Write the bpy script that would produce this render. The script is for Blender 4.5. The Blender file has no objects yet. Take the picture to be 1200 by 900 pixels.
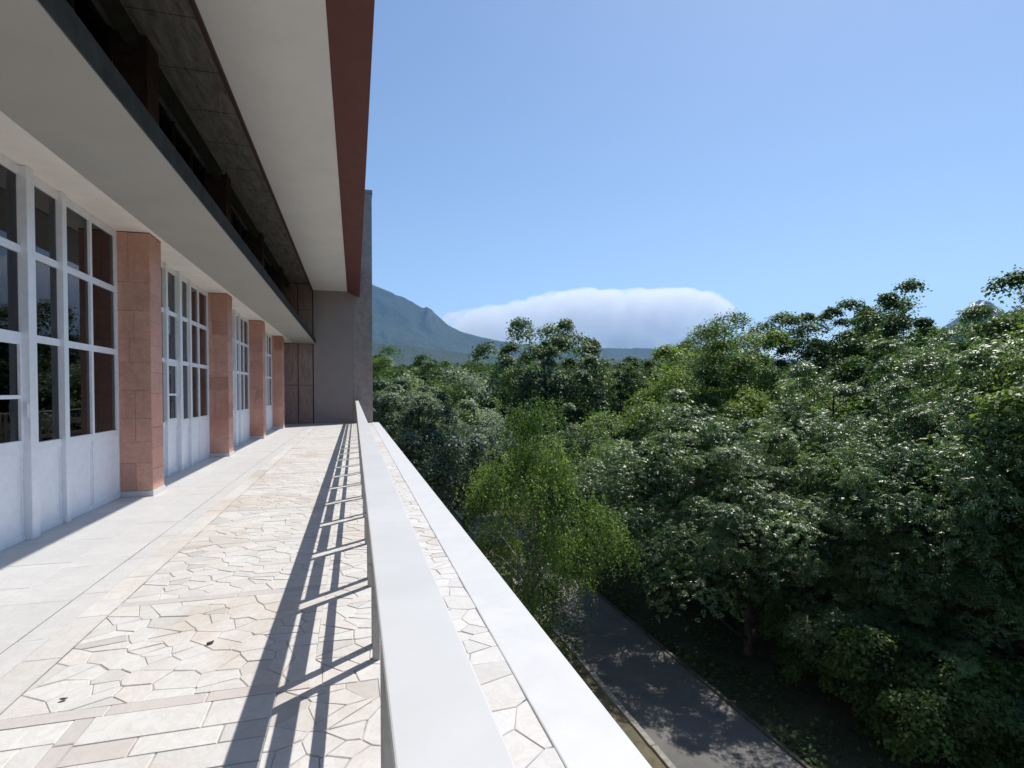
import bpy, math, random
import numpy as np
from mathutils import Vector

# ------------------------------------------------------------------ camera, sky, sun, exposure
scene = bpy.context.scene
col = scene.collection
R = math.radians
F_PX, VPX, VPY = 650.0, 415.5, 459.0          # focal length and vanishing point of the terrace in a 1200x900 frame
YAW = math.atan((600 - VPX) / F_PX)
PITCH = R(1.2)
EYE = 1.35
cam_d = bpy.data.cameras.new('camera'); cam = bpy.data.objects.new('camera', cam_d); col.objects.link(cam)
cam.location = (0, 0, EYE)
cam.rotation_euler = (R(90) - PITCH, 0, -YAW)
cam_d.sensor_fit = 'HORIZONTAL'; cam_d.sensor_width = 36; cam_d.lens = F_PX / 1200 * 36
cam_d.shift_y = (VPY - 450 + F_PX * math.tan(PITCH)) / 1200
cam_d.clip_start = 0.05; cam_d.clip_end = 60000
scene.camera = cam

SUN = Vector((0.52, 0.427, 1.0)).normalized()   # towards the sun
world = bpy.data.worlds.new('World'); scene.world = world; world.use_nodes = True
wn = world.node_tree; wn.nodes.clear()
sky = wn.nodes.new('ShaderNodeTexSky'); sky.sky_type = 'NISHITA'; sky.sun_disc = False
sky.sun_elevation = math.asin(SUN.z); sky.sun_rotation = math.atan2(SUN.x, SUN.y)
sky.altitude = 500; sky.air_density = 1.0; sky.dust_density = 0.5; sky.ozone_density = 1.7
bg = wn.nodes.new('ShaderNodeBackground'); bg.inputs['Strength'].default_value = 0.11
wo = wn.nodes.new('ShaderNodeOutputWorld')
wn.links.new(sky.outputs[0], bg.inputs[0]); wn.links.new(bg.outputs[0], wo.inputs[0])
sun_d = bpy.data.lights.new('sun', 'SUN'); sun_d.energy = 4.3; sun_d.angle = R(0.53); sun_d.color = (1, 0.955, 0.89)
sun = bpy.data.objects.new('sun', sun_d); col.objects.link(sun)
sun.rotation_euler = SUN.to_track_quat('Z', 'Y').to_euler(); sun.location = (30, 25, 60)
vs = scene.view_settings
vs.view_transform = 'Standard'; vs.look = 'None'; vs.gamma = 1; vs.use_curve_mapping = False
vs.exposure = 0.42
scene.cycles.max_bounces = 14; scene.cycles.diffuse_bounces = 7; scene.cycles.volume_bounces = 4; scene.cycles.transparent_max_bounces = 12

rng = np.random.default_rng(7)
rnd = random.Random(11)
GZ = -8.15                                      # street level below the terrace

# ------------------------------------------------------------------ helpers
def tag(o, label=None, cat=None, group=None, kind=None):
    if label: o['label'] = label
    if cat: o['category'] = cat
    if group: o['group'] = group
    if kind: o['kind'] = kind
    return o

def empty(name, loc=(0, 0, 0), parent=None):
    o = bpy.data.objects.new(name, None); col.objects.link(o); o.location = loc
    o.empty_display_size = 0.3
    if parent: o.parent = parent
    return o

class MB:
    """collects faces; build() links them as one mesh object"""
    def __init__(self): self.v = []; self.f = []
    def box(self, x0, x1, y0, y1, z0, z1):
        b = len(self.v)
        self.v += [(x0,y0,z0),(x1,y0,z0),(x1,y1,z0),(x0,y1,z0),(x0,y0,z1),(x1,y0,z1),(x1,y1,z1),(x0,y1,z1)]
        for q in ((0,3,2,1),(4,5,6,7),(0,1,5,4),(1,2,6,5),(2,3,7,6),(3,0,4,7)): self.f.append(tuple(b+i for i in q))
        return self
    def prism_y(self, prof, y0, y1):             # profile in XZ (counter-clockwise seen from -Y), extruded along Y
        b = len(self.v); n = len(prof)
        self.v += [(x, y0, z) for x, z in prof] + [(x, y1, z) for x, z in prof]
        self.f.append(tuple(b+i for i in range(n))); self.f.append(tuple(b+n+i for i in reversed(range(n))))
        for i in range(n):
            j = (i+1) % n; self.f.append((b+j, b+i, b+n+i, b+n+j))
        return self
    def slab(self, poly, z0, z1, bev=0.004):     # flat polygon piece with a chamfered top rim
        b = len(self.v); n = len(poly)
        cx = sum(p[0] for p in poly)/n; cy = sum(p[1] for p in poly)/n
        def ins(p):
            dx, dy = cx-p[0], cy-p[1]; d = math.hypot(dx, dy) or 1; k = min(0.3, bev*1.3/d)
            return (p[0]+dx*k, p[1]+dy*k)
        top = [ins(p) for p in poly]
        self.v += [(p[0], p[1], z0) for p in poly] + [(p[0], p[1], z1-bev) for p in poly] + [(p[0], p[1], z1) for p in top]
        for r in (0, 1):
            for i in range(n):
                j = (i+1) % n; self.f.append((b+r*n+i, b+r*n+j, b+(r+1)*n+j, b+(r+1)*n+i))
        self.f.append(tuple(b+2*n+i for i in range(n)))
        return self
    def tube(self, pts, rad, sides=7):
        b = len(self.v); n = len(pts)
        for k in range(n):
            p = Vector(pts[k]); d = (Vector(pts[min(k+1, n-1)]) - Vector(pts[max(k-1, 0)])).normalized()
            a = d.orthogonal().normalized() if k == 0 else (a0 - d*a0.dot(d)).normalized()
            a0 = a; c = d.cross(a)
            for s in range(sides):
                t = 2*math.pi*s/sides
                self.v.append(tuple(p + (a*math.cos(t) + c*math.sin(t))*rad[k]))
        for k in range(n-1):
            for s in range(sides):
                t = (s+1) % sides
                self.f.append((b+k*sides+s, b+k*sides+t, b+(k+1)*sides+t, b+(k+1)*sides+s))
        self.f.append(tuple(b+(n-1)*sides+s for s in range(sides)))
        return self
    def build(self, name, mat, parent=None, smooth=False, bevel=0):
        me = bpy.data.meshes.new(name); me.from_pydata(self.v, [], self.f); me.materials.append(mat)
        if smooth: me.polygons.foreach_set('use_smooth', [True]*len(me.polygons))
        me.update()
        o = bpy.data.objects.new(name, me); col.objects.link(o)
        if parent: o.parent = parent
        if bevel:
            m = o.modifiers.new('bevel', 'BEVEL'); m.width = bevel; m.segments = 2; m.limit_method = 'ANGLE'
        return o

def np_mesh(name, V, Fq, mat, parent=None, smooth=False, colors=None):
    me = bpy.data.meshes.new(name)
    nv, nf, k = len(V), len(Fq), Fq.shape[1]
    me.vertices.add(nv); me.vertices.foreach_set('co', np.ascontiguousarray(V, np.float32).ravel())
    me.loops.add(nf*k); me.loops.foreach_set('vertex_index', np.ascontiguousarray(Fq, np.int32).ravel())
    me.polygons.add(nf); me.polygons.foreach_set('loop_start', np.arange(0, nf*k, k, dtype=np.int32))
    if smooth: me.polygons.foreach_set('use_smooth', np.ones(nf, bool))
    me.update(calc_edges=True)
    if colors is not None:
        a = me.color_attributes.new('tint', 'FLOAT_COLOR', 'POINT')
        c4 = np.ones((nv, 4), np.float32); c4[:, :3] = colors
        a.data.foreach_set('color', c4.ravel())
    me.materials.append(mat)
    o = bpy.data.objects.new(name, me); col.objects.link(o)
    if parent: o.parent = parent
    return o

# ------------------------------------------------------------------ materials
class NT:
    def __init__(self, name):
        self.m = bpy.data.materials.new(name); self.m.use_nodes = True
        self.t = self.m.node_tree; self.b = self.t.nodes['Principled BSDF']; self.out = self.t.nodes['Material Output']
    def n(self, typ, **kw):
        o = self.t.nodes.new('ShaderNode'+typ)
        for k, v in kw.items(): setattr(o, k, v)
        return o
    def l(self, a, b): self.t.links.new(a, b)
    def coords(self, scale=(1,1,1), obj=True):
        tc = self.n('TexCoord') if obj else self.n('NewGeometry')
        mp = self.n('Mapping'); mp.inputs['Scale'].default_value = scale
        self.l(tc.outputs['Object'] if obj else tc.outputs['Position'], mp.inputs[0]); return mp.outputs[0]
    def noise(self, vec, scale, detail=4, rough=0.6, dist=0):
        o = self.n('TexNoise'); o.inputs['Scale'].default_value = scale; o.inputs['Detail'].default_value = detail
        o.inputs['Roughness'].default_value = rough; o.inputs['Distortion'].default_value = dist
        self.l(vec, o.inputs['Vector']); return o.outputs['Fac']
    def ramp(self, fac, stops):
        o = self.n('ValToRGB'); e = o.color_ramp.elements
        while len(e) < len(stops): e.new(0.5)
        for i, (p, c) in enumerate(stops):
            e[i].position = p; e[i].color = (c[0], c[1], c[2], 1) if not isinstance(c, (int, float)) else (c, c, c, 1)
        self.l(fac, o.inputs[0]); return o.outputs[0]
    def mix(self, fac, a, b, mode='MIX'):
        o = self.n('MixRGB', blend_type=mode)
        for s, v in ((o.inputs[0], fac), (o.inputs[1], a), (o.inputs[2], b)):
            if hasattr(v, 'default_value') or hasattr(v, 'is_linked'): self.l(v, s)
            else: s.default_value = v if isinstance(v, (int, float)) else (v[0], v[1], v[2], 1)
        return o.outputs[0]
    def bump(self, h, strength=0.3, dist=0.01):
        o = self.n('Bump'); o.inputs['Strength'].default_value = strength; o.inputs['Distance'].default_value = dist
        self.l(h, o.inputs['Height']); self.l(o.outputs[0], self.b.inputs['Normal'])
    def base(self, c): 
        if hasattr(c, 'is_linked'): self.l(c, self.b.inputs['Base Color'])
        else: self.b.inputs['Base Color'].default_value = (*c, 1)
    def rough(self, r): self.b.inputs['Roughness'].default_value = r

def mottled(name, c0, c1, scale=6, rough=0.7, bump=0.2, bscale=60, bdist=0.004, stretch=(1,1,1), lo=.35, hi=.65, spec=.4):
    t = NT(name); t.b.inputs['Specular IOR Level'].default_value = spec; v = t.coords(stretch, obj=False)
    f = t.noise(v, scale, 6, .62, .4)
    t.base(t.ramp(f, [(lo, c0), (hi, c1)])); t.rough(rough)
    if bump: t.bump(t.noise(v, bscale, 4, .6), bump, bdist)
    return t.m

def stone_mat(name, c_lo, c_hi, vein, rough, stain=None, var=1.0):
    """slabs whose tone differs piece by piece (object random and cell random) with veins and pores"""
    t = NT(name); v = t.coords(obj=False)
    oi = t.n('ObjectInfo'); at = t.n('Attribute', attribute_name='tint')
    add = t.n('Math', operation='ADD'); t.l(oi.outputs['Random'], add.inputs[0]); t.l(at.outputs['Fac'], add.inputs[1])
    fr = t.n('Math', operation='FRACT'); t.l(add.outputs[0], fr.inputs[0])
    pc = t.ramp(fr.outputs[0], [(0, c_lo), (.12, c_hi), (.55, [x*(1-.07*var) for x in c_hi]), (.75, [c_hi[0]*.98, c_hi[1]*(1-.07*var), c_hi[2]*(1-.1*var)]), (.9, [x*(1-.17*var) for x in c_hi]), (1, c_hi)])
    n1 = t.noise(v, 9, 8, .7, 1.2)
    ve = t.ramp(n1, [(.40, 0), (.47, 1), (.53, 0)])
    c = t.mix(t.ramp(t.noise(v, 3, 5), [(.4, 0), (.62, .5)]), pc, [x*.86 for x in c_hi])
    vm = t.n('Math', operation='MULTIPLY'); vm.inputs[1].default_value = .28; t.l(ve, vm.inputs[0])
    c = t.mix(vm.outputs[0], c, vein)
    pores = t.ramp(t.noise(v, 120, 3, .7), [(.66, 0), (.74, .35)])
    c = t.mix(pores, c, [x*.45 for x in vein])
    if stain:
        sf = t.ramp(t.noise(v, .55, 6, .62, .5), [(.50, 0), (.66, .75)])
        c = t.mix(sf, c, stain, 'MULTIPLY')
    t.base(c); t.rough(rough); t.bump(t.noise(v, 45, 6, .65), .25, .004)
    return t.m

def plain(name, c, rough=.5, metallic=0, spec=.5):
    t = NT(name); v = t.coords(obj=False)
    f = t.noise(v, 14, 5, .6)
    t.base(t.ramp(f, [(.3, [x*.9 for x in c]), (.7, c)])); t.rough(rough); t.b.inputs['Metallic'].default_value = metallic
    t.b.inputs['Specular IOR Level'].default_value = spec
    t.bump(t.noise(v, 90, 3), .06, .002)
    return t.m

def leaf_mat(name, gloss=.38, transl=.35, spec=.5):
    t = NT(name)
    at = t.n('Attribute', attribute_name='tint')
    t.base(at.outputs['Color']); t.rough(gloss); t.b.inputs['Specular IOR Level'].default_value = spec
    tr = t.n('BsdfTranslucent')
    br = t.mix(1.0, at.outputs['Color'], (1.25, 1.35, .55), 'MULTIPLY'); t.l(br, tr.inputs[0])
    mx = t.n('MixShader'); mx.inputs[0].default_value = transl
    t.l(t.b.outputs[0], mx.inputs[1]); t.l(tr.outputs[0], mx.inputs[2]); t.l(mx.outputs[0], t.out.inputs[0])
    return t.m

M = {}
M['marble'] = stone_mat('pale_marble', (.46,.44,.415), (.65,.64,.62), (.40,.37,.34), .6, stain=(.86,.74,.63))
M['slab'] = stone_mat('smooth_marble', (.55,.545,.535), (.61,.605,.595), (.42,.405,.39), .5, var=.4)
M['pinkband'] = stone_mat('rosy_band', (.48,.45,.43), (.56,.53,.51), (.40,.37,.35), .6)
M['mortar'] = mottled('mortar', (.30,.275,.24), (.54,.51,.47), 7, .95, .5, 80)
M['joint'] = mottled('dirty_joint', (.08,.07,.06), (.20,.18,.155), 5, .95, .4, 60)
M['coping'] = mottled('white_coping', (.54,.545,.55), (.585,.59,.595), 4, .55, .12, 70)
M['rail'] = mottled('white_rail_paint', (.525,.53,.53), (.585,.59,.595), 2.5, .45, .05, 60)
def rusty():
    t = NT('worn_grey_paint'); v = t.coords(obj=False)
    c = t.ramp(t.noise(v, 7, 6), [(.3, (.30,.285,.26)), (.7, (.42,.40,.37))])
    k = t.ramp(t.noise(v, 42, 5, .7), [(.60, 0), (.66, 1)])
    c = t.mix(k, c, (.10,.045,.025)); t.base(c); t.rough(.6); t.bump(t.noise(v, 50, 4), .3, .003); return t.m
M['post'] = rusty()
M['pink'] = stone_mat('pink_tuff', (.43,.22,.162), (.68,.37,.28), (.27,.13,.095), .75, stain=(.70,.58,.52), var=1.5)
M['pinkwall'] = mottled('rosy_wall_stone', (.25,.17,.145), (.38,.265,.23), 5, .75, .25, 50, stretch=(3,3,.5))
M['upper'] = mottled('recess_shade_brown', (.06,.036,.028), (.085,.052,.042), 4, .85, .3, 40, spec=.1)  # pillar stone above the canopy, with the recess shade put into its colour
M['canopy'] = mottled('grey_canopy_plaster', (.37,.36,.33), (.40,.39,.36), 1.2, .85, .12, 60)
M['lip'] = mottled('dark_concrete_lip', (.045,.042,.034), (.07,.065,.053), 5, .9, .3, 40, spec=.05)
M['cream'] = mottled('cream_plaster', (.76,.71,.64), (.85,.80,.73), 2.2, .85, .25, 40)
M['soffit'] = mottled('white_soffit', (.80,.78,.76), (.85,.83,.81), 1.0, .8, .08, 50)
M['brown'] = mottled('brown_fascia_paint', (.15,.056,.045), (.175,.066,.054), 3, .65, .12, 60)
M['endwall'] = mottled('taupe_plaster', (.31,.265,.25), (.345,.295,.28), 1.5, .85, .25, 60)
M['pilaster'] = mottled('taupe_stone', (.29,.25,.235), (.40,.345,.32), 3.5, .8, .35, 50)
def concrete():
    t = NT('board_marked_concrete'); v = t.coords((1,1,1), obj=False)
    f = t.noise(t.coords((4, .7, 1), obj=False), 2.4, 8, .72, .6)
    c = t.ramp(f, [(.25, (.06,.054,.047)), (.5, (.21,.19,.165)), (.75, (.36,.33,.29))])
    t.base(c); t.rough(.9); t.bump(f, .6, .03); return t.m
M['concrete'] = concrete()
M['frame'] = plain('white_window_frame', (.84,.855,.89), .35)
M['panel'] = plain('white_door_panel', (.86,.875,.91), .4)
M['darkframe'] = plain('dark_frame', (.05,.035,.03), .5)
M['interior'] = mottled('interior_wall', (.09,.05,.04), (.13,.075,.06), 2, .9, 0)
M['curtain'] = mottled('maroon_curtain', (.075,.021,.018), (.10,.030,.026), 5, .9, .1, 90)
M['blackwall'] = plain('dark_void', (.02,.018,.017), .9)
def glass():
    t = NT('window_glass')
    tr = t.n('BsdfTransparent'); tr.inputs[0].default_value = (.24, .225, .22, 1)
    gl = t.n('BsdfGlossy'); gl.inputs['Roughness'].default_value = .015; gl.inputs[0].default_value = (.9,.92,.95,1)
    fr = t.n('Fresnel'); fr.inputs[0].default_value = 1.5
    v = t.coords(obj=False); bp = t.n('Bump'); bp.inputs['Strength'].default_value = .02; bp.inputs['Distance'].default_value = .02
    t.l(t.noise(v, 1.4, 2), bp.inputs['Height']); t.l(bp.outputs[0], gl.inputs['Normal'])
    mx = t.n('MixShader'); t.l(fr.outputs[0], mx.inputs[0]); t.l(tr.outputs[0], mx.inputs[1]); t.l(gl.outputs[0], mx.inputs[2])
    t.l(mx.outputs[0], t.out.inputs[0]); return t.m
M['glass'] = glass()
def ground():
    t = NT('forest_floor'); v = t.coords(obj=False)
    f = t.noise(v, .35, 8, .7)
    c = t.ramp(f, [(.3, (.035,.028,.018)), (.5, (.045,.05,.02)), (.7, (.075,.06,.038))])
    t.base(c); t.rough(.95); t.bump(t.noise(v, 5, 8, .75), .8, .08); return t.m
M['ground'] = ground()
def asphalt():
    t = NT('asphalt'); v = t.coords(obj=False)
    c = t.ramp(t.noise(v, .8, 8, .7), [(.3, (.085,.082,.078)), (.7, (.15,.142,.13))])
    c = t.mix(t.ramp(t.noise(v, 90, 2), [(.45, 0), (.7, .5)]), c, (.2,.19,.175)); t.base(c); t.rough(.9)
    t.bump(t.noise(v, 60, 4), .5, .01); return t.m
M['asphalt'] = asphalt()
M['verge'] = mottled('dry_verge', (.07,.066,.035), (.15,.125,.08), 3, .95, .6, 12, .03)
M['kerb'] = mottled('kerb_concrete', (.20,.185,.16), (.33,.31,.275), 5, .9, .4, 40)
M['dim_kerb'] = mottled('dimmed_far_kerb', (.05,.05,.03), (.12,.11,.085), 5, .95, .5, 30)  # far kerb: dimness of the shaded lane edge is put into the colour
M['bark'] = mottled('bark', (.035,.028,.022), (.085,.07,.055), 7, .95, .8, 20, .02, (1,1,.3))
M['bark_pale'] = mottled('pale_bark', (.25,.24,.22), (.42,.40,.37), 4, .85, .5, 20, .01, (1,1,2))
M['leaf'] = leaf_mat('leaf', .48, .40, .22)
M['leaf_gloss'] = leaf_mat('leaf_gloss', .42, .36, .5)
M['leaf_soft'] = leaf_mat('leaf_soft', .5, .42, .3)
M['leaf_far'] = leaf_mat('leaf_far', .6, .25, .2)
M['lower'] = mottled('lower_wall_plaster', (.40,.36,.31), (.47,.43,.37), 2, .85, .2, 40)

# ------------------------------------------------------------------ ground, road
def grid(name, xs, ys, hfun, mat, smooth=True):
    X, Y = np.meshgrid(np.array(xs, float), np.array(ys, float)); Z = hfun(X, Y)
    V = np.stack([X.ravel(), Y.ravel(), Z.ravel()], 1); nx = len(xs)
    i, j = np.meshgrid(np.arange(nx-1), np.arange(len(ys)-1)); b = (j*nx+i).ravel()
    return np_mesh(name, V, np.stack([b, b+1, b+nx+1, b+nx], 1), mat, smooth=smooth)

def vnoise(x, y, seed=0):
    def h(i, j):
        n = np.sin(i*127.1 + j*311.7 + seed*74.7)*43758.5453; return n-np.floor(n)
    i, j = np.floor(x), np.floor(y); u, v = x-i, y-j
    u = u*u*(3-2*u); v = v*v*(3-2*v)
    return (h(i,j)*(1-u)+h(i+1,j)*u)*(1-v)+(h(i,j+1)*(1-u)+h(i+1,j+1)*u)*v
def fbm(x, y, oct=5, seed=0, gain=.5):
    s = 0; a = 1; t = 0
    for k in range(oct): s = s+a*vnoise(x*2**k, y*2**k, seed+k); t += a; a *= gain
    return s/t
def land(X, Y):
    """gentle rise away from the building"""
    d = np.hypot(X, Y); s = np.clip((d-55)/140, 0, 1)
    base = GZ - 0.12 + (np.clip(d-55, 0, 2400)*0.047)*(s*s*(3-2*s)) 
    return base + np.clip((d-150)/500, 0, 1)*14*(fbm(X/420, Y/420, 4, 3)-.5)
ax = np.concatenate([-np.geomspace(7000, 40, 46), np.linspace(-36, 60, 33), np.geomspace(64, 9000, 52)])
ay = np.concatenate([-np.geomspace(3000, 40, 20), np.linspace(-36, 80, 40), np.geomspace(84, 9000, 60)])
tag(grid('ground', ax, ay, land, M['ground']), 'dark forest floor and rising wooded land', kind='structure')

tag(MB().box(7.7, 10.9, -40, 62, GZ-.1, GZ-.03).build('road', M['asphalt']), 'narrow asphalt lane below the terrace', kind='structure')
tag(MB().box(1.3, 7.5, -40, 62, GZ-.1, GZ+.03).build('verge', M['verge']), 'dry verge beside the lane', kind='structure')
kb = tag(empty('kerb', (0, 0, GZ)), 'row of pale concrete kerb stones along the lane', kind='structure')
km = None
for side, x0 in ((0, 7.52), (1, 10.92)):
    for i in range(50):
        y = 6 + i*1.0
        o = MB().box(0, .17 if not side else .12, 0, .985, -.1, .1 if not side else .03).build('kerb_stone', M['kerb'] if not side else M['dim_kerb'], kb, bevel=.015) if i == 0 else None
        if o: km = o
        else: o = km.copy(); col.objects.link(o); o.parent = kb
        o.location = (x0 + rnd.uniform(-.01, .01), y, rnd.uniform(-.012, .004)); o.rotation_euler = (0, 0, rnd.uniform(-.008, .008))

# ------------------------------------------------------------------ terrace floor
Y0T, YE = -7.0, 24.9                             # the terrace runs along Y; the end wall stands at YE
terrace = tag(empty('terrace', (0, 0, 0)), 'long terrace paved with pale broken marble', kind='structure')
MB().box(-6.2, .70, Y0T, YE-.004, -.45, -.005).build('mortar_bed', M['mortar'], terrace)
MB().box(.722, 1.022, Y0T, YE+.3, -.45, .003).build('coping', M['coping'], terrace, bevel=.008)

stones = []                                      # (size in picture, polygon, z, material key, name)
def seen(cx, cy):
    return 1.0/max(.5, (cy*.962 + cx*.272))**1.5 if cy > .8 else 1e-6
def clip(poly, nx, ny, d):                       # keep nx*x+ny*y <= d
    out = []
    for i in range(len(poly)):
        a, b = poly[i], poly[(i+1) % len(poly)]
        da, db = nx*a[0]+ny*a[1]-d, nx*b[0]+ny*b[1]-d
        if da <= 0: out.append(a)
        if da*db < 0:
            t = da/(da-db); out.append((a[0]+(b[0]-a[0])*t, a[1]+(b[1]-a[1])*t))
    return out
def crazy(x0, x1, y0, y1, cell, key='marble', name='paving_stone', joint=.0055, aniso=1.35):
    w, h = cell*aniso, cell/aniso
    nx, ny = max(1, round((x1-x0)/w)), max(1, round((y1-y0)/h))
    pts = {}
    for i in range(nx):
        for j in range(ny):
            if rnd.random() < .24: continue
            pts[i, j] = (min(max(x0+.01*rnd.random()+.004, x0+(i+.5+rnd.uniform(-.62, .62))*(x1-x0)/nx), x1-.004-.01*rnd.random()), min(max(y0+.004+.01*rnd.random(), y0+(j+.5+rnd.uniform(-.62, .62))*(y1-y0)/ny), y1-.004-.01*rnd.random()))
    for (i, j), p in pts.items():
        poly = [(x0, y0), (x1, y0), (x1, y1), (x0, y1)]
        if not (x0 < p[0] < x1 and y0 < p[1] < y1): continue
        for a in range(-3, 4):
            for b in range(-3, 4):
                q = pts.get((i+a, j+b))
                if q is None or (a == 0 and b == 0) or not poly: continue
                dx, dy = q[0]-p[0], q[1]-p[1]; L = math.hypot(dx, dy)
                if L < 1e-6: continue
                nx_, ny_ = dx/L, dy/L
                poly = clip(poly, nx_, ny_, nx_*(p[0]+q[0])/2+ny_*(p[1]+q[1])/2-joint*rnd.choice((.08, .15, .25, .4, .4, .6, .9)))
        if len(poly) < 3: continue
        q = []                                   # drop tiny edges
        for k in range(len(poly)):
            if math.dist(poly[k], poly[k-1]) > .008: q.append(poly[k])
        if len(q) < 3: continue
        q = [(x+rnd.uniform(-.003, .003), y+rnd.uniform(-.003, .003)) for x, y in q]
        stones.append((seen(*p)*cell, q, rnd.uniform(-.0018, .0012), key, name))
def rect(x0, x1, y0, y1, key, name, j=.003, dz=.0015):
    x0 += j/2; x1 -= j/2; y0 += j/2; y1 -= j/2
    if x1-x0 < .02 or y1-y0 < .02: return
    e = lambda: rnd.uniform(-.0015, .0015)
    stones.append((seen((x0+x1)/2, (y0+y1)/2)*math.sqrt((x1-x0)*(y1-y0)), [(x0+e(), y0+e()), (x1+e(), y0+e()), (x1+e(), y1+e()), (x0+e(), y1+e())], rnd.uniform(-dz, dz), key, name))
XB0, XB1, XM = -1.76, -1.44, .72
# cross bands, panels of broken marble between them
bands = [2.66, 3.98] + [5.4+1.45*k for k in range(14)]
rect_x1 = -.34
for bi, b in enumerate(bands):
    x = XB1
    xe = XM if bi > 1 else -.2
    while x < xe-.02:
        L = rnd.uniform(.35, .7); L = L if x+L < xe-.12 else xe-x
        rect(x, x+L, b, b+.085, 'pinkband', 'band_slab', .004); x += L
ys = bands + [YE-.006]
for k in range(len(bands)):
    a, b = ys[k]+.085, ys[k+1]
    if b-a < .1: continue
    if k == 0: crazy(XB1+.006, -.2, a, b, .11); continue
    crazy(XB1+.006, -.2, a, b, .115 if a < 9 else .16); crazy(-.2, XM, a, b, .105 if a < 9 else .16)
crazy(rect_x1, .10, .2, 2.655, .095); crazy(.10, XM, .2, 2.66, .15, aniso=1.1); crazy(-.2, XM, 2.66, 3.98+.085, .115, aniso=1.1)
crazy(-.2, XM, 3.98+.085, 5.4, .13) if False else None
crazy(XB1, XM, -4.0, .2, .22)
# coursed slabs in the near field
x_s = -1.08
for (xa, xb) in ((XB1, x_s-.035), (x_s+.035, rect_x1)):
    y = .2; r = 0
    while y < 2.66-.02:
        h = rnd.uniform(.12, .165); h = h if y+h < 2.55 else 2.66-y
        x = xa - (rnd.uniform(0, .25) if r % 2 else 0); r += 1
        while x < xb-.01:
            L = rnd.uniform(.26, .5); xr = x+L
            if xr > xb-.08: xr = xb
            rect(max(x, xa), xr, y, y+h, 'marble' if rnd.random() > .16 else 'pinkband', 'coursed_slab', .006); x = xr
        y += h
y = .2
while y < 2.66:
    L = rnd.uniform(.4, .7); L = min(L, 2.66-y); rect(x_s-.035, x_s+.035, y, y+L, 'pinkband', 'band_slab', .004); y += L
# border strips and the smooth slabs along the doors
for (xa, xb, key, lo, hi) in ((XB0, XB0+.15, 'slab', .5, .8), (XB0+.15, XB1, 'marble', .4, .9)):
    y = Y0T
    while y < YE-.02:
        L = rnd.uniform(lo, hi); L = min(L, YE-.006-y); rect(xa, xb, y, y+L, key, 'border_slab', .003 if xa == XB0 else .005); y += L
xa = -3.0
for w in (.42, .42, .392):
    y = Y0T + rnd.uniform(0, .4)
    while y < YE-.02:
        L = rnd.uniform(.55, .85); L = min(L, YE-.006-y); rect(xa, xa+w, y, y+L, 'slab', 'floor_slab', .002); y += L
    xa += w
MB().box(-1.7675, -1.7605, Y0T, YE-.006, -.02, -.0035).box(-1.4395, -1.4345, 2.66, YE-.006, -.02, -.0035).build('joint_strip', M['joint'], terrace)
stones.sort(key=lambda s: -s[0])
counts = {}; rest = {}
for s, poly, z, key, name in stones:
    counts[name] = counts.get(name, 0)+1
    if counts[name] <= 290 and s > .0012:
        MB().slab(poly, -.03, z, .003).build(name, M[key], terrace)
    else:
        mb, tints = rest.setdefault((name, key), (MB(), []))
        n0 = len(mb.v); mb.slab(poly, -.03, z, .003); tints += [rnd.random()]*(len(mb.v)-n0)
for (name, key), (mb, tints) in rest.items():
    o = mb.build(name, M[key], terrace); o['kind'] = 'stuff'
    a = o.data.color_attributes.new('tint', 'FLOAT_COLOR', 'POINT')
    a.data.foreach_set('color', np.repeat(np.array(tints, np.float32), 4))

# ------------------------------------------------------------------ railing
XR0, XR1, ZR = .037, .156, .97
railing = tag(empty('railing', (.1, 8, 0)), 'long white terrace railing with flat top rail and paired grey posts', 'railing')
def rpart(mb, name, mat, bevel=0):
    o = mb.build(name, mat, railing, bevel=bevel); o.location = (-.1, -8, 0); return o
rpart(MB().box(XR0, XR1, Y0T, YE-.003, ZR-.015, ZR), 'top_rail', M['rail'], .003)
pm = None
for i in range(-2, 21):
    for s in (0, 1):
        y = 2.86 + 1.1*i + s*.165
        if pm is None:
            pm = MB().box(-.018, .018, -.021, .021, -.02, ZR-.016).build('post', M['post'], railing, bevel=.003); o = pm
        else:
            o = pm.copy(); col.objects.link(o); o.parent = railing
        o.location = (.098-.1, y-8, 0)
gm = None
for i in range(-3, 20):                          # between the post pairs: two flat bars to a panel
    ya, yb = 2.86 + 1.1*i + .165 + .021, 2.86 + 1.1*(i+1) - .021
    if gm is None:
        gm = [MB().box(-.013, .013, 0, yb-ya, .665, .785).build('middle_rail', M['post'], railing, bevel=.003),
              MB().box(-.010, .010, 0, yb-ya, .43, .498).build('lower_rail', M['post'], railing, bevel=.003)]; os_ = gm
    else:
        os_ = [q.copy() for q in gm]
        for q in os_: col.objects.link(q); q.parent = railing
    for q in os_: q.location = (.101-.1, ya-8, rnd.uniform(-.003, .003))

# fallen leaves on the paving
def fallen_leaf(x, y, L, rot, label):
    n = 7; mb = MB()
    for i in range(n):
        u = i/(n-1); w = L*.3*math.sin(math.pi*min(1, u*1.02))**.8+.0008; z = .003+.006*(2*u-1)**2
        for k in (-1, 0, 1): mb.v.append((L*(u-.5), k*w, z+abs(k)*(.004+.002*math.sin(5*u))))
    for i in range(n-1):
        for k in (0, 1): a = i*3+k; mb.f.append((a, a+1, a+4, a+3))
    o = mb.build('fallen_leaf', M['dryleaf'], smooth=True); o.location = (x, y, 0); o.rotation_euler = (0, 0, rot)
    m = o.modifiers.new('solid', 'SOLIDIFY'); m.thickness = .0012
    tag(o, label, 'leaf')
M['dryleaf'] = mottled('dry_leaf', (.035,.025,.018), (.07,.05,.035), 40, .8, .3, 200)
fallen_leaf(-.75, 3.27, .045, .9, 'curled dark dry leaf lying alone on the broken marble paving')
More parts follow.
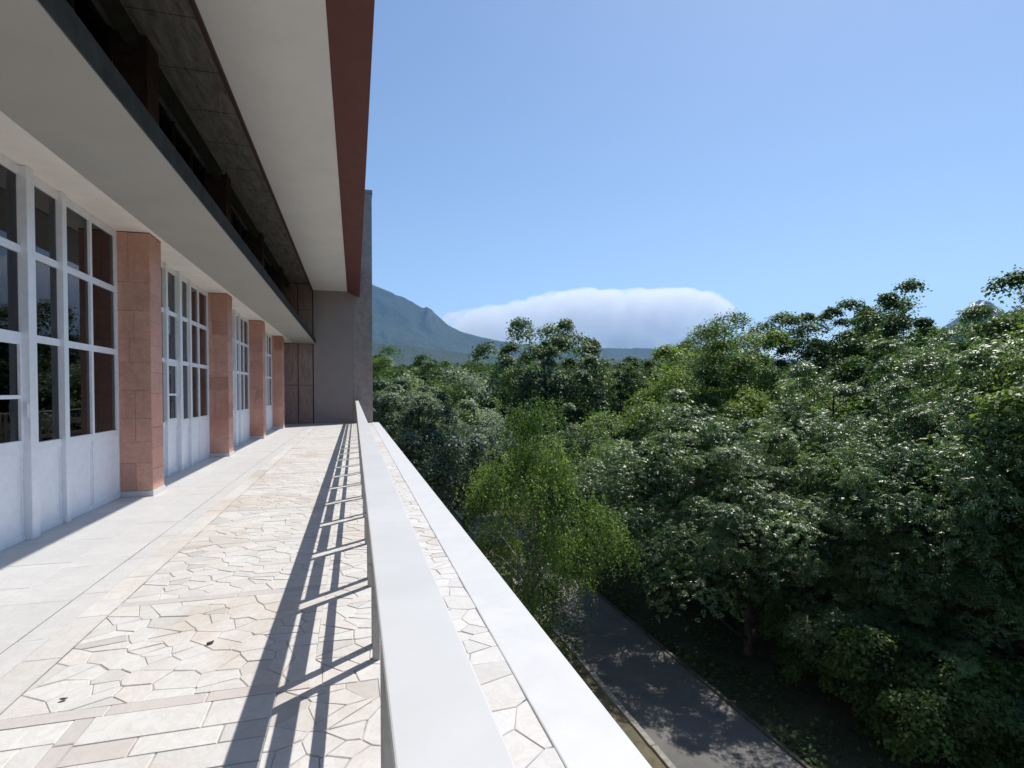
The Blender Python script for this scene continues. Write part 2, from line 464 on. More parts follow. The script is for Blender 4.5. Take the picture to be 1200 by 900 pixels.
fallen_leaf(-1.23, 2.84, .03, .2, 'small dry leaf beside the rosy cross band of the paving')

# ------------------------------------------------------------------ building
bld = tag(empty('building', (-3, 8, 0)), 'long pale building with pink stone pillars, white glazed bays and deep overhanging roof', 'building')
OFF = (3, -8, 0)
def bpart(mb, name, mat, parent=None, bevel=0, smooth=False):
    o = mb.build(name, mat, parent or bld, bevel=bevel, smooth=smooth)
    if parent is None: o.location = OFF
    return o
XP, XD, BAY, PY0, PD = -2.52, -2.88, 4.55, 8.15, .45
ZC = 3.37
# roof, fascia, soffits
bpart(MB().prism_y([(-.28, 5.635), (.225, 5.41), (.26, 6.55), (-.28, 6.55)], Y0T, YE-.003), 'fascia', M['brown'])
bpart(MB().box(-1.66, -.283, Y0T, YE-.003, 5.64, 5.86), 'soffit', M['soffit'])
bpart(MB().box(-1.715, -1.663, Y0T, YE-.003, 5.60, 5.80), 'soffit_trim', plain('dark_red_trim', (.06,.02,.018), .6))
cs = bpart(MB().box(-6.4, -1.62, Y0T, YE-.003, 5.90, 6.2), 'ceiling_slab', M['concrete'])
bpart(MB().box(-6.4, .2, Y0T, YE+.5, 6.57, 6.75), 'roof', M['lip'])
bpart(MB().box(-2.72, -2.60, Y0T, YE-.004, 5.70, 5.896), 'ceiling_beam', M['lip'])
for i in range(26):                              # formwork ridges on the concrete
    bpart(MB().box(-2.597, -1.72, Y0T+1.22*i, Y0T+1.22*i+.025, 5.888, 5.905), 'formwork_ridge', M['concrete'])
# canopy over the doors
bpart(MB().box(-2.44, -1.57, Y0T, YE-.003, ZC, 3.48), 'canopy', M['canopy'])
bpart(MB().box(-2.42, -1.564, Y0T, YE-.004, 3.483, 3.575).box(-1.568, -1.561, Y0T, YE-.004, ZC+.012, 3.483), 'canopy_lip', M['lip'])
bpart(MB().box(-3.2, -2.443, Y0T, YE-.003, ZC+.015, 3.62), 'lintel', M['cream'])
# end wall
bpart(MB().box(-1.655, -.045, YE, YE+.5, -8, 6.5), 'end_wall', M['endwall'])
bpart(MB().box(-.04, .76, YE-.03, YE+.6, -8.2, 9.9).box(-.06, .79, YE-.05, YE+.62, 9.9, 10.05), 'end_pilaster', M['pilaster'], bevel=.01)
ew = bpart(MB().box(-3.4, -1.66, YE+.05, YE+.5, -8, 6.5), 'end_wall_backing', M['blackwall'])
for (xa, xb) in ((-2.26, -1.70), (-2.95, -2.29)):
    for (za, zb) in ((0, 1.62), (1.63, ZC-.01), (3.63, 4.8), (4.81, 5.88)):
        bpart(MB().box(xa, xb, YE+.01, YE+.049, za+.006, zb), 'stone_panel', M['pinkwall'], bevel=.006)
# wall lamp on the end wall
# lower storeys under the terrace, seen only from the lane
lw = bpart(MB().box(-6.2, .72, Y0T, YE, GZ-.2, -.46), 'lower_wall', M['lower'])
bpart(MB().box(-6.6, -6.2, Y0T, YE, GZ-.2, 6.5).box(-6.2, -2.9, Y0T-.3, Y0T, GZ-.2, 6.5), 'rear_wall', M['lower'])
# rooms behind the glass
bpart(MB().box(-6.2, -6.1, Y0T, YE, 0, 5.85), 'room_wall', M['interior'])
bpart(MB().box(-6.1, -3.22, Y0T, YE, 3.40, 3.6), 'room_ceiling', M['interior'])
# pillars with stone cladding
def pillar(py):
    core = bpart(MB().box(XP-.48, XP-.016, py+.016, py+PD-.016, 0, 5.89), 'pillar', M['mortar'])
    def slab_row(face, a0, a1, ncol):
        z = .075; r = 0
        while z < 5.8:
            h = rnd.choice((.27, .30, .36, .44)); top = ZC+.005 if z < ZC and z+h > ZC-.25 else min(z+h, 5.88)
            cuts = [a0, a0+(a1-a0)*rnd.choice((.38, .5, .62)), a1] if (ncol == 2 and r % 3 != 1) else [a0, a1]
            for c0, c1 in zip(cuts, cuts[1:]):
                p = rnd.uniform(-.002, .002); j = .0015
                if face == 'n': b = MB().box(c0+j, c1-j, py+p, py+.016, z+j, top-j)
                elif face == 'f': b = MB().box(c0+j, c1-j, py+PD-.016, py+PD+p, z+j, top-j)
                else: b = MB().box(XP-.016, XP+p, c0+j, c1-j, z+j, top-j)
                o = b.build('stone_slab', M['pink'] if top < 3.5 else M['upper'], core, bevel=.0012)  # slabs above the canopy take the colour with painted-in shade
            z = top; r += 1
    slab_row('n', XP-.48, XP-.003, 2); slab_row('f', XP-.48, XP-.003, 2); slab_row('x', py+.003, py+PD-.003, 1)
    MB().box(XP-.48, XP+.012, py-.012, py+PD+.012, 0, .073).build('plinth', M['slab'], core, bevel=.004)
for k in range(-2, 4): pillar(PY0+k*BAY)

# glazed bays
W = BAY-PD
def bay(y0, last=False):
    cx = y0+W/2
    zr = [(0, .055), (.79, .87), (1.815, 1.885), (2.60, 2.67), (3.30, ZC+.012)]
    posts = [(y0+.002, .05, 0), (cx-1.33, .05, 0), (cx-.66, .09, .03), (cx, .13, .05), (cx+.66, .09, .03), (cx+1.33, .05, 0), (y0+W-.052, .05, 0)]
    fm = MB(); edges = []
    for i, (c, w, pr) in enumerate(posts):
        a, b = (c, c+w) if i in (0, 6) else (c-w/2, c+w/2)
        edges.append((a, b)); fm.box(XD-.06, XD+pr, a, b, 0, ZC+.010)
    for i in range(6):
        for z0, z1 in zr: fm.box(XD-.055, XD-.004, edges[i][1], edges[i+1][0], z0, z1)
        fm.box(XD-.05, XD-.012, edges[i][1], edges[i][1]+.028, .055, .79).box(XD-.05, XD-.012, edges[i+1][0]-.028, edges[i+1][0], .055, .79)
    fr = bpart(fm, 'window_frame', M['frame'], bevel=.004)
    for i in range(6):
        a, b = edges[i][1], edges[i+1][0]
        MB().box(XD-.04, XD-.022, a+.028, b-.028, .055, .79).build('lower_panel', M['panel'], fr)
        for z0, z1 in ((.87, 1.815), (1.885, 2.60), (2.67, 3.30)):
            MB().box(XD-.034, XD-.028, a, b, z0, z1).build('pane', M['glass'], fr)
        if i == 2:                               # opening sash with its own bar
            s = MB()
            s.box(XD-.027, XD-.001, a, a+.04, .87, 1.815).box(XD-.027, XD-.001, b-.04, b, .87, 1.815)
            s.box(XD-.026, XD-.002, a+.04, b-.04, .87, .91).box(XD-.026, XD-.002, a+.04, b-.04, 1.775, 1.815).box(XD-.026, XD-.002, a+.04, b-.04, 1.285, 1.32)
            s.build('sash', M['frame'], fr, bevel=.003)
            MB().box(XD-.001, XD+.03, b-.028, b-.012, 1.22, 1.245).box(XD+.03, XD+.042, b-.03, b-.01, 1.12, 1.245).build('handle', M['frame'], fr, bevel=.003)
    # curtains drawn to the far side of the bay
    for (ya, yb, ph) in ((cx+.70, y0+W, 0), (y0, cx-1.0, 1.3)):
        n = 70; V = []; Fc = []
        for i in range(n+1):
            u = i/n; x = XD-.22+.035*math.sin(u*46+ph)+.02*math.sin(u*17+ph)
            V += [(x, ya+(yb-ya)*u, .02), (x*.999, ya+(yb-ya)*u, 3.36)]
        for i in range(n): Fc.append((2*i, 2*i+2, 2*i+3, 2*i+1))
        mb = MB(); mb.v = V; mb.f = Fc
        o = bpart(mb, 'curtain', M['curtain'], smooth=True)
        sm = o.modifiers.new('solid', 'SOLIDIFY'); sm.thickness = .006
    # clerestory above the canopy
    cf = MB(); ce = [y0+.002+i*(W-.004)/4 for i in range(5)]
    for i in range(5): cf.box(-2.95, -2.89, ce[i]-(.03 if 0 < i < 4 else 0 if i == 0 else .06), ce[i]+(.03 if 0 < i < 4 else .06 if i == 0 else 0), 3.63, 5.895)
    c = bpart(cf, 'clerestory_frame', M['darkframe'])
    for i in range(4): MB().box(-2.925, -2.918, ce[i]+.061, ce[i+1]-.061, 3.63, 5.895).build('pane', M['glass'], c)
for k in range(-2, 3): bay(PY0+k*BAY+PD)
# the short closed bay before the end wall
bpart(MB().box(XD-.06, XD-.02, PY0+3*BAY+PD+.002, YE+.04, 0, 5.89), 'closed_bay', M['pinkwall'])

# ------------------------------------------------------------------ trees
def unit(a): return a/np.maximum(np.linalg.norm(a, axis=1, keepdims=True), 1e-9)
def rdir(n, g): return unit(g.normal(size=(n, 3)))
def leaf_quads(P, D, N, L, Wd):
    """one four-cornered leaf per row: base P, along D, facing N"""
    S = unit(np.cross(D, N)); N2 = np.cross(S, D)
    m = P + D*(L*.48)[:, None]
    fold = N2*(Wd*.16)[:, None]
    V = np.stack([P, m + S*(Wd*.5)[:, None] + fold, P + D*L[:, None] - N2*(L*.10)[:, None], m - S*(Wd*.5)[:, None] + fold], 1).reshape(-1, 3)
    Fq = np.arange(len(P)*4, dtype=np.int32).reshape(-1, 4)
    return V, Fq

def crown_lobes(g, n, rad, hgt, shape):
    """lobe centres through an uneven crown; returned relative to the crown's middle"""
    out = []
    k = 0
    off = g.uniform(0, 6.28, 3)
    while len(out) < n and k < 4000:
        k += 1
        d = unit(g.normal(size=(1, 3)))[0]
        if d[2] < -.55 and g.random() < .6: continue
        r = g.uniform(.35, 1.0)**.55
        th = math.atan2(d[1], d[0])
        bump = (1 + .20*math.sin(2*th+off[0]) + .16*math.sin(3*th+off[1]+2*d[2]) + .14*math.sin(5*d[2]+off[2]))*g.uniform(.86, 1.14)
        p = d*r*bump
        if shape == 'cone': p[0] *= 1-.45*max(p[2], -.2); p[1] *= 1-.45*max(p[2], -.2)
        if shape == 'dome': p[2] = p[2]*.9+.05
        q = np.array([p[0]*rad*.82, p[1]*rad*.82, p[2]*hgt*.5*.86])
        if any(np.linalg.norm((q-o)/np.array([1, 1, .8])) < rad*.2 for o in out): continue
        out.append(q)
    return np.array(out)

def make_tree(name, h, rad, base, kind='broad', seed=1, cols=((.05,.085,.02), (.075,.115,.028)), leaf=.15, lobes=46, clumps=16, per=42, mat='leaf', bark='bark', shape='dome', blossom=0, trunk_r=None):
    """tree of height h standing at the origin: tapered trunk with limbs, crown of clumped leaves"""
    g = np.random.default_rng(seed)
    root = empty(name)
    ch = h-base; mid = np.array([g.uniform(-.04, .04)*rad, g.uniform(-.04, .04)*rad, base+ch*.5])
    lc = crown_lobes(g, lobes, rad, ch, shape) + mid
    # trunk and limbs
    tb = MB(); tr = trunk_r or h*.017
    lean = g.uniform(-.03, .03, 2)
    tp = [(lean[0]*z+.06*math.sin(z*.7+seed), lean[1]*z+.06*math.cos(z*.9+seed), z) for z in np.linspace(-.4, h*.82, 9)]
    tb.tube(tp, [tr*(1.35 if i == 0 else 1-i/9.2) for i in range(9)], 9)
    for q in lc:
        z0 = min(max(base*.55, q[2]-math.hypot(q[0], q[1])*g.uniform(.55, .95)), h*.74); f = (z0+.4)/(h*.82+.4)
        i = min(int(f*8), 7); u = f*8-i
        s = Vector(tp[i]).lerp(Vector(tp[i+1]), u); e = Vector(q)
        r0 = tr*(1-f)*.42+.018; mids = []
        for t in (0, .33, .66, 1):
            p = s.lerp(e, t); p.z += math.sin(t*math.pi)*(-.06 if kind != 'weep' else .25)*(e-s).length*.6
            p += Vector(g.normal(size=3)*.06*(t*(1-t)*4)); mids.append(p)
        tb.tube(mids, [r0, r0*.7, r0*.45, r0*.18], 5)
    tb.build('trunk', M[bark], root, smooth=True)
    # clumps on the outer and upper side of each lobe
    CP, CN, CR, CT = [], [], [], []
    for q in lc:
        lr = rad*g.choice((.13, .17, .22, .28, .34))*g.uniform(.9, 1.1)
        out = unit((q-mid)[None]*np.array([[1, 1, 1.0]]))[0]
        d = unit(rdir(clumps, g)*.9 + out*.65 + np.array([0, 0, .85]))
        rr = g.uniform(.55, 1.0, clumps)**.5
        CP.append(q + d*(lr*rr)[:, None]*np.array([1, 1, .8])); CN.append(unit(d+np.array([0, 0, .5]))); CR.append(np.full(clumps, lr))
        CT.append(np.full(clumps, g.uniform(-.35, 1.3)) + g.normal(0, .14, clumps))
    CP, CN, CR, CT = map(np.concatenate, (CP, CN, CR, CT))
    n = len(CP); c0, c1 = np.array(cols[0]), np.array(cols[1])
    if kind in ('broad', 'spray'):
        k = per
        idx = np.repeat(np.arange(n), k); N_ = len(idx)
        sig = CR[idx]*.27
        off = g.normal(size=(N_, 3))*sig[:, None]
        off -= CN[idx]*(np.sum(off*CN[idx], 1)*.45)[:, None]
        off -= CN[idx]*((np.linalg.norm(off, axis=1)**2)/(sig*7+.01))[:, None]
        P = CP[idx]+off
        Nn = unit(CN[idx]*1.0 + rdir(N_, g)*.62 + np.array([0, 0, .35]))
        T = CT[idx]+g.normal(0, .22, N_)
        if kind == 'broad':
            D = unit(np.cross(Nn, rdir(N_, g))); D = unit(D + np.array([0, 0, -.35]))
            L = leaf*g.uniform(.6, 1.25, N_); Wd = L*g.uniform(.55, .8, N_)
        else:                                    # leaflets fanned along a drooping stalk
            m = 7; P = np.repeat(P, m, 0); Nn = np.repeat(Nn, m, 0); T = np.repeat(T, m)
            A = unit(np.cross(Nn[::m], rdir(N_, g))); A = np.repeat(A, m, 0); B = np.cross(Nn, A)
            j = np.tile(np.arange(m), N_); ang = np.where(j == 6, 0, np.where(j % 2 == 0, 1, -1)*1.05)
            st = np.array([.1, .1, .45, .45, .8, .8, 1.0])[j]
            Lk = leaf*1.5
            P = P + A*(st*Lk)[:, None] - Nn*((st*st)*Lk*.35)[:, None]
            D = unit(A*np.cos(ang)[:, None] + B*np.sin(ang)[:, None] - Nn*(.25+.3*st)[:, None] + g.normal(size=P.shape)*.12)
            L = leaf*g.uniform(.75, 1.15, len(P)); Wd = L*.36
    else:                                        # hanging strands
        sper, lpl = per, 15
        idx = np.repeat(np.arange(n), sper); S_ = len(idx)
        s0 = CP[idx] + g.normal(size=(S_, 3))*(CR[idx]*.35)[:, None]
        out = unit(CN[idx]*np.array([1, 1, .25]) + g.normal(size=(S_, 3))*.5)
        SL = g.uniform(.5, 1.35, S_)
        t = np.tile(np.linspace(.04, 1, lpl), S_); si = np.repeat(np.arange(S_), lpl)
        P = s0[si] + out[si]*(SL[si]*.45*np.sqrt(t))[:, None]; P[:, 2] -= SL[si]*.95*t**1.5
        P += g.normal(size=P.shape)*.035
        D = unit(out[si]*(.5-.3*t)[:, None] + np.array([0, 0, -.75]) + g.normal(size=P.shape)*.55)
        Nn = unit(rdir(len(P), g) + CN[idx][si]*.8 + np.array([0, 0, .3]))
        L = leaf*g.uniform(.65, 1.2, len(P)); Wd = L*.48
        T = CT[idx][si]+g.normal(0, .2, len(P))
    C = c0 + (c1-c0)*np.clip(T, -.35, 1.4)[:, None]
    C *= np.clip(g.normal(1, .22, len(C)), .45, 1.8)[:, None]
    if blossom:
        b = (g.random(n) < blossom)[idx if kind != 'weep' else idx[si]]
        if kind == 'spray': b = np.repeat(b, 7)
        b &= (P[:, 2] > base+ch*.45) & (g.random(len(P)) < .45); C[b] = np.array((.42, .45, .36))
    C = np.clip(C, .008, .6)
    V, Fq = leaf_quads(P, D, Nn, L, Wd)
    np_mesh('crown', V, Fq, M[mat], root, colors=np.repeat(C, 4, 0))
    return root

def copy_tree(src):
    r = src.copy(); col.objects.link(r)
    for ch in src.children:
        c = ch.copy(); col.objects.link(c); c.parent = r
    return r
def at(px, zc):                                  # picture column and depth -> place on the ground
    xc = (px-600)/F_PX*zc
    return xc*math.cos(YAW)+zc*math.sin(YAW), zc*math.cos(YAW)-xc*math.sin(YAW)
def top(py, zc): return EYE+(VPY-py)/F_PX*zc     # height whose picture row is py at that depth

TREES = {}
def plant(src, px, zc, ytop, label, rot=0, group=None, wid=1.0, first=False):
    o = src if first else copy_tree(src)
    x, y = at(px, zc); g = float(land(np.array(x), np.array(y)))
    hh = top(ytop, zc)-g
    s = hh/src['h']
    o.location = (x, y, g); o.rotation_euler = (0, 0, rot); o.scale = (s*wid, s*wid, s)
    tag(o, label, 'tree', group); return o

def proto(key, **kw):
    t = make_tree(**kw); t['h'] = kw['h']; TREES[key] = t; return t

birch = proto('birch', name='birch_tree', h=9.2, rad=2.7, base=.7, kind='weep', seed=3, cols=((.078,.145,.038), (.155,.235,.072)), leaf=.105, lobes=46, clumps=12, per=8, mat='leaf_soft', bark='bark_pale', shape='cone', trunk_r=.11)
silver = proto('silver', name='silver_poplar_tree', h=11, rad=3.6, base=.6, kind='broad', seed=5, cols=((.12,.17,.13), (.24,.30,.25)), leaf=.135, lobes=80, clumps=14, per=56, mat='leaf')
chestnut = proto('blossom', name='blossoming_tree', h=15, rad=5.4, base=2.0, kind='broad', seed=8, cols=((.045,.09,.034), (.085,.145,.05)), leaf=.24, lobes=64, clumps=14, per=40, blossom=.3)
maple = proto('maple', name='maple_tree', h=13, rad=5.2, base=.9, kind='broad', seed=12, cols=((.080,.145,.034), (.175,.25,.060)), leaf=.16, lobes=68, clumps=17, per=52)
ash = proto('ash', name='ash_tree', h=12, rad=4.9, base=.6, kind='spray', seed=17, cols=((.066,.128,.046), (.155,.235,.095)), leaf=.14, lobes=66, clumps=16, per=11, mat='leaf_gloss')
dark = proto('dark', name='oak_tree', h=16, rad=5.6, base=1.5, kind='broad', seed=23, cols=((.04,.088,.020), (.078,.142,.032)), leaf=.23, lobes=70, clumps=14, per=40)
shrub = proto('shrub', name='shrub', h=2.6, rad=1.7, base=.15, kind='broad', seed=31, cols=((.045,.09,.022), (.085,.14,.034)), leaf=.11, lobes=22, clumps=12, per=40, trunk_r=.035)

plant(birch, 622, 19.6, 476, 'slender bright green birch with drooping twigs beside the lane, nearest the railing', .4, first=True)
plant(silver, 487, 27, 402, 'silvery grey-green poplar just past the end pilaster', 0, first=True)
plant(chestnut, 640, 43, 366, 'tall dark tree with pale blossom tufts rising against the white cloud', 0, first=True, wid=.84)
plant(maple, 822, 29, 398, 'broad fresh green maple behind the birch, across the lane', 0, first=True)
plant(ash, 975, 23.5, 396, 'large ash with feathery silvery-green leaf sprays overhanging the lane', 0, first=True)
plant(ash, 1195, 18.6, 340, 'tall ash rising above the others in front of the small dark peak', 2.1)
plant(dark, 1045, 44, 350, 'dark oak standing highest in the back row above the ash trees', 0, first=True)
plant(dark, 945, 46, 366, 'dark oak in the back row between the maple and the highest oak', 1.3)
plant(maple, 870, 34, 384, 'fresh green maple filling the gap behind the silvery ash', 2.2)
plant(silver, 545, 33, 470, 'smaller silvery poplar between the end pilaster and the birch', 2.5)
plant(maple, 552, 48, 432, 'mid green maple beside the blossoming tree, on the pilaster side', 1.1)
plant(dark, 728, 52, 424, 'low dark oak between the blossoming tree and the broad maple', 2.8)
plant(ash, 690, 34, 470, 'low ash directly behind the birch', 4.1)
plant(ash, 795, 25, 452, 'small ash leaning over the lane beyond the birch', 5.0, wid=1.1)
plant(ash, 880, 20.2, 500, 'low ash whose lit branches hang over the lane kerb', 1.0, wid=1.15)
plant(ash, 1060, 18.5, 560, 'low ash on the slope under the large ash', .3, wid=1.2)
plant(ash, 1190, 16.5, 560, 'low ash under the tall ash', 3.3, wid=1.2)
plant(ash, 1000, 17.2, 690, 'lowest ash, its branches close above the shaded lane edge', 4.4, wid=1.25)
plant(ash, 1120, 14.6, 735, 'bushy young ash in deep shade below the low maples', 2.6, wid=1.4)
plant(ash, 1085, 18.4, 412, 'ash filling the gap between the large ash and the tall ash', 5.5, wid=.9)
backs = [(505, 62, 424), (455, 58, 416), (600, 66, 428), (690, 75, 428), (760, 66, 424), (830, 56, 398), (1000, 60, 372), (1120, 50, 392), (1230, 40, 362), (1250, 30, 350), (1290, 22, 330), (1110, 30, 400), (1040, 32, 420), (1330, 17, 300), (1240, 21, 390), (1420, 17, 280), (1380, 23, 320), (1290, 15.5, 400), (1500, 15, 300)]
for i, (px, zc, yt) in enumerate(backs):
    plant((dark, maple)[i % 2], px, zc, yt, ('dark oak in the rows of woodland behind the front trees', 'lighter green maple in the rows of woodland behind the front trees')[i % 2], i*1.7, ('woodland oaks behind the front row', 'woodland maples behind the front row')[i % 2])
for i, (px, zc) in enumerate([(830, 25), (905, 21.5), (960, 18.5), (1010, 16.6), (1075, 17), (1150, 17.5), (985, 21), (1090, 19), (880, 27), (760, 31), (720, 36), (1090, 15.0), (1075, 14.6), (1130, 14.2), (1190, 13.6), (1230, 14.4), (1110, 15.6), (1165, 15.4)]):
    o = shrub if i == 0 else copy_tree(shrub)
    x, y = at(px, zc); sc = rnd.uniform(.75, 1.25)
    x = max(x, 12.4)
    o.location = (x, y, GZ-.15); o.rotation_euler = (0, 0, i*2.1); o.scale = (sc*1.1, sc*1.1, sc)
    tag(o, 'leafy shrub in the shade under the trees along the lane', 'shrub', 'shrubs under the trees')

# low undergrowth and leaf litter on the ground beyond the lane
def undergrowth():
    g = np.random.default_rng(55); n = 42000
    X = 11.15+g.random(n)**1.5*16; Y = g.uniform(4, 42, n)
    k = fbm(X/1.1, Y/1.1, 3, 6); keep = g.random(n) < np.clip((k-.36)*4, .06, 1); X, Y, k = X[keep], Y[keep], k[keep]
    litter = g.random(len(X)) < .3
    Z = np.array(land(X, Y)) + np.where(litter, .015, g.random(len(X))*.55*np.clip((k-.3)*2.2, .1, 1))
    P = np.stack([X, Y, Z], 1); Nn = unit(rdir(len(P), g)*np.where(litter, .25, .6)[:, None]+np.array([0, 0, 1]))
    D = unit(np.cross(Nn, rdir(len(P), g))); L = np.where(litter, .09, .14)*g.uniform(.6, 1.3, len(P))
    C = np.where(litter[:, None], np.array([[.13, .09, .05]]), np.array([[.06, .115, .03]]))*g.normal(1, .25, (len(P), 1))
    V, Fq = leaf_quads(P, D, Nn, L, L*.6)
    return np_mesh('undergrowth', V, Fq, M['leaf_soft'], colors=np.repeat(np.clip(C, .01, .4), 4, 0))
tag(undergrowth(), 'low green undergrowth and leaf litter beside the lane', 'undergrowth', kind='stuff')

# ------------------------------------------------------------------ distant wood, hills, mountains
def far_wood():
    g = np.random.default_rng(77)
    PP, CC, LL, NN = [], [], [], []
    n = 0
    while n < 1000:
        zc = 74*math.exp(g.random()*2.75); px = g.uniform(425, 820) if g.random() < .8 else g.uniform(820, 1330)
        x, y = at(px, zc); gz = float(land(np.array(x), np.array(y)))
        h = g.uniform(10, 15); r = g.uniform(3.2, 5.2); k = 150
        d = rdir(k, g); d[:, 2] = np.abs(d[:, 2])*.9+.0
        lob = 1+.22*np.sin(d[:, 0]*7+n)+.2*np.sin(d[:, 1]*8+2*n)+.15*np.sin(d[:, 2]*9+n)
        PP.append(np.array([x, y, gz+h*.42]) + d*lob[:, None]*np.array([r, r, h*.5])*g.uniform(.75, 1, (k, 1)))
        NN.append(unit(d+rdir(k, g)*.5)); LL.append(np.full(k, .9+.0035*zc)*g.uniform(.6, 1.3, k))
        c = np.array([.042, .085, .024]) + g.uniform(0, 1)*np.array([.045, .06, .018]); CC.append(np.tile(c, (k, 1))*g.normal(1, .18, (k, 1)))
        n += 1
    P, Nn, L, C = np.concatenate(PP), np.concatenate(NN), np.concatenate(LL), np.clip(np.concatenate(CC), .01, .4)
    D = unit(np.cross(Nn, rdir(len(P), g)))
    V, Fq = leaf_quads(P, D, Nn, L, L*.8)
    return np_mesh('distant_wood', V, Fq, M['leaf_far'], colors=np.repeat(C, 4, 0))
tag(far_wood(), 'continuous green wood reaching to the foot of the mountain', 'wood', kind='stuff')

def hill_mat(name, green0, green1, rock, rock_lo, rock_hi):
    t = NT(name); v = t.coords(obj=False)
    f = t.noise(v, .012, 10, .72); c = t.ramp(f, [(.35, green0), (.65, green1)])
    f2 = t.noise(v, .045, 6, .7); c = t.mix(t.ramp(f2, [(.4, 0), (.62, .6)]), c, [x*.55 for x in green0])
    sp = t.n('NewGeometry'); sx = t.n('SeparateXYZ'); t.l(sp.outputs['Normal'], sx.inputs[0])
    ad = t.n('Math', operation='MULTIPLY_ADD'); ad.inputs[1].default_value = .35; t.l(t.noise(v, .006, 6, .65), ad.inputs[0]); t.l(sx.outputs[2], ad.inputs[2])
    c = t.mix(t.ramp(ad.outputs[0], [(rock_lo, 1), (rock_hi, 0)]), c, rock)
    t.base(c); t.rough(.95); t.bump(f2, 1.0, 14); return t.m
def ridge(name, prof, zc, front, back, mat, rough_amp, seed, crag=None, nx=200, ny=60, foot=0):
    """range of hills: skyline heights from the picture at depth zc, falling away in front and behind"""
    px = np.array([p[0] for p in prof], float); hz = np.array([(VPY-p[1])/F_PX*zc+EYE for p in prof])
    xs = np.linspace(px[0], px[-1], nx); hs = np.interp(xs, px, hz)
    xc = (xs-600)/F_PX*zc
    ts = np.concatenate([np.linspace(0, 1, ny), 1+np.linspace(.04, 1, ny//3)])
    XC, T = np.meshgrid(xc, ts); H = np.tile(hs, (len(ts), 1))
    Z = np.where(T <= 1, zc-front*(1-T), zc+back*(T-1))
    Gp = np.where(T <= 1, T**1.35*(.55+.45*T), np.clip(2-T, 0, 1)**1.2)
    XX, YY = XC*math.cos(YAW)+Z*math.sin(YAW), Z*math.cos(YAW)-XC*math.sin(YAW)
    n = fbm(XX/700, YY/700, 6, seed); rv = np.abs(fbm(XX/420+5*n, YY/900, 5, seed+9)-.5)*2
    E = foot+(H-foot)*Gp + rough_amp*((n-.5)*1.2 - (1-rv)*.6)*np.clip(4*Gp*(1.06-Gp), 0, 1)*np.where(T <= 1, 1, .6)
    if crag:
        for (cx, w, a) in crag:
            m = np.exp(-((XC-(cx-600)/F_PX*zc)/(w/F_PX*zc))**2)*np.exp(-((T-1)/.12)**2)
            E += m*a*(fbm(XX/38, YY/38, 4, seed+3)-.35)
    V = np.stack([XX.ravel(), YY.ravel(), E.ravel()], 1)
    i, j = np.meshgrid(np.arange(nx-1), np.arange(len(ts)-1)); b = (j*nx+i).ravel()
    return np_mesh(name, V, np.stack([b, b+1, b+nx+1, b+nx], 1), mat, smooth=True)
M['mountain'] = hill_mat('wooded_mountain', (.022,.042,.018), (.044,.066,.028), (.075,.078,.07), .74, .86)
M['rockpeak'] = hill_mat('rocky_peak', (.035,.045,.028), (.055,.062,.04), (.10,.095,.09), .9, 1.15)
tag(ridge('mountain', [(60, 400), (180, 372), (300, 336), (360, 318), (400, 315), (434, 331), (455, 340), (478, 351), (492, 358), (499, 362), (504, 362), (510, 367), (516, 373), (525, 380), (540, 387), (560, 392), (580, 396), (610, 401), (660, 404), (700, 405), (765, 406), (800, 409), (880, 416), (1000, 425), (1200, 436), (1400, 445)],
    5200, 2300, 1600, M['mountain'], 120, 4, crag=[(505, 8, 95), (470, 30, 30)], nx=760, ny=90, foot=60), 'wooded mountain with a rocky shoulder beyond the forest', kind='structure')
tag(ridge('foothill', [(300, 398), (400, 398), (440, 401), (480, 404), (520, 410), (560, 415), (620, 419), (760, 421), (900, 424), (1200, 430)], 2700, 900, 700, M['mountain'], 30, 14, nx=240, ny=50, foot=60), 'low wooded foothill before the mountain', kind='structure')
tag(ridge('rocky_hill', [(1040, 420), (1090, 392), (1120, 372), (1135, 358), (1146, 351), (1158, 353), (1172, 364), (1200, 385), (1260, 410), (1330, 430)], 4200, 900, 800, M['rockpeak'], 60, 24, nx=160, ny=50, foot=60), 'small dark rocky peak behind the tall ash', kind='structure')

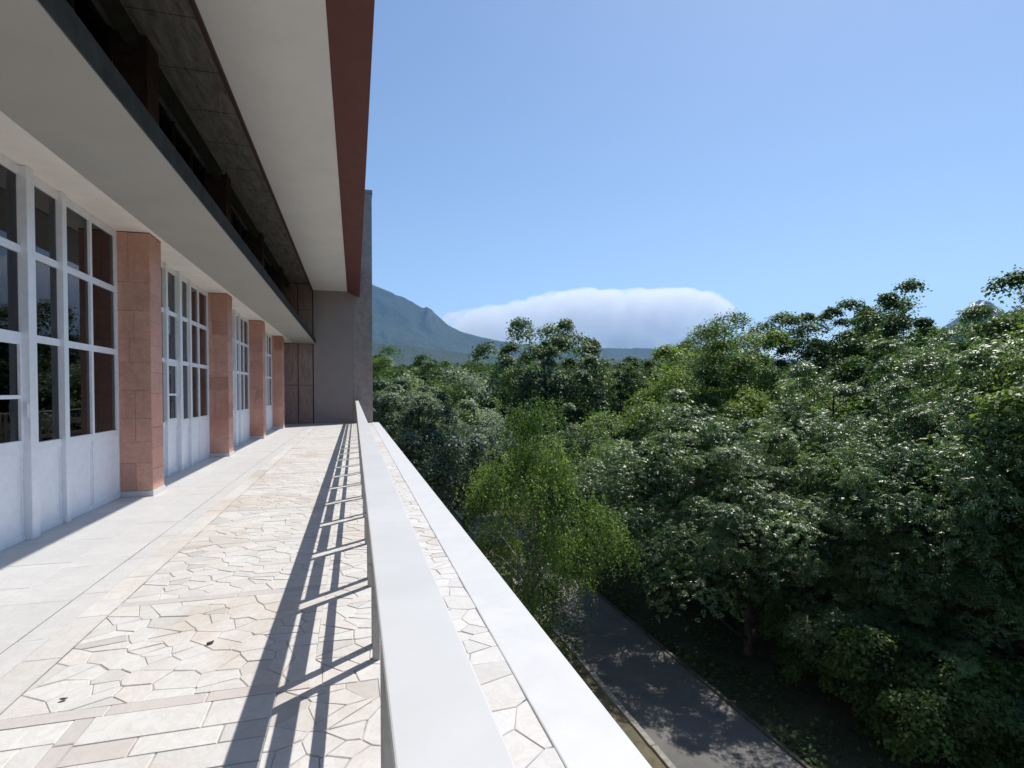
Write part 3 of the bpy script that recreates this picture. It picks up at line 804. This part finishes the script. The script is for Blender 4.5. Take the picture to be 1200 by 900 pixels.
# ------------------------------------------------------------------ cloud beyond the mountains
def ico(sub):
    import bmesh
    bm = bmesh.new(); bmesh.ops.create_icosphere(bm, subdivisions=sub, radius=1)
    V = np.array([v.co[:] for v in bm.verts]); Fc = np.array([[v.index for v in f.verts] for f in bm.faces]); bm.free(); return V, Fc
def cloud():
    g = np.random.default_rng(41); zc = 15000; V0, F0 = ico(4)
    VV, FF = [], []; nb = 0
    outline = [(512, 372), (540, 364), (580, 360), (610, 352), (650, 343), (690, 339), (740, 339), (800, 339), (832, 343), (850, 356), (858, 372)]
    ox = [o[0] for o in outline]; oy = [o[1] for o in outline]
    for i in range(570):
        px = g.uniform(518, 850); yt = np.interp(px, ox, oy)
        thick = np.interp(px, [515, 600, 700, 850], [7, 12, 17, 15])
        r = g.uniform(.22, .8)*thick; edge = g.random() < .6
        py = yt+r*1.0 if edge else g.uniform(yt+r, 428)
        py += g.uniform(-2.5, 4)
        if i >= 420: r = g.uniform(10, 16); px = g.uniform(540, 842); py = g.uniform(368, 428)
        z = zc+g.uniform(-900, 900); x, y = at(px, z)
        c = np.array([x, y, top(py, z)]); rr = r/F_PX*z
        d = 1+.22*(fbm(V0[:, 0]*2.2+i, V0[:, 1]*2.2+V0[:, 2]*1.7, 4, i)-.5)+.10*(fbm(V0[:, 0]*6+i, V0[:, 2]*6+V0[:, 1]*3, 3, i+5)-.5)
        VV.append(c+V0*d[:, None]*rr*np.array([1.4, 1.4, 1.0])); FF.append(F0+nb); nb += len(V0)
    o = np_mesh('cloud', np.concatenate(VV), np.concatenate(FF), M['glass'], smooth=True)
    rm = o.modifiers.new('union', 'REMESH'); rm.mode = 'VOXEL'; rm.voxel_size = 32
    t = NT('cloud_vapour'); t.t.nodes.remove(t.b)
    pv = t.n('VolumePrincipled'); pv.inputs['Color'].default_value = (1, 1, 1, 1); pv.inputs['Density'].default_value = .0016; pv.inputs['Anisotropy'].default_value = .35
    t.l(pv.outputs[0], t.out.inputs['Volume'])
    o.data.materials.clear(); o.data.materials.append(t.m)
    return o
tag(cloud(), 'broad flat white cloud low over the far ridge', 'cloud')

# ------------------------------------------------------------------ haze
hz = MB().box(-9500, 11500, -3500, 9800, GZ-40, 1500).build('haze', M['glass'])
t = NT('haze_air'); t.t.nodes.remove(t.b)
pv = t.n('VolumePrincipled'); pv.inputs['Color'].default_value = (.24, .54, 1, 1); pv.inputs['Density'].default_value = .00006; pv.inputs['Anisotropy'].default_value = .1
t.l(pv.outputs[0], t.out.inputs['Volume'])
hz.data.materials.clear(); hz.data.materials.append(t.m)
tag(hz, 'thin bluish summer haze', 'haze', kind='stuff')
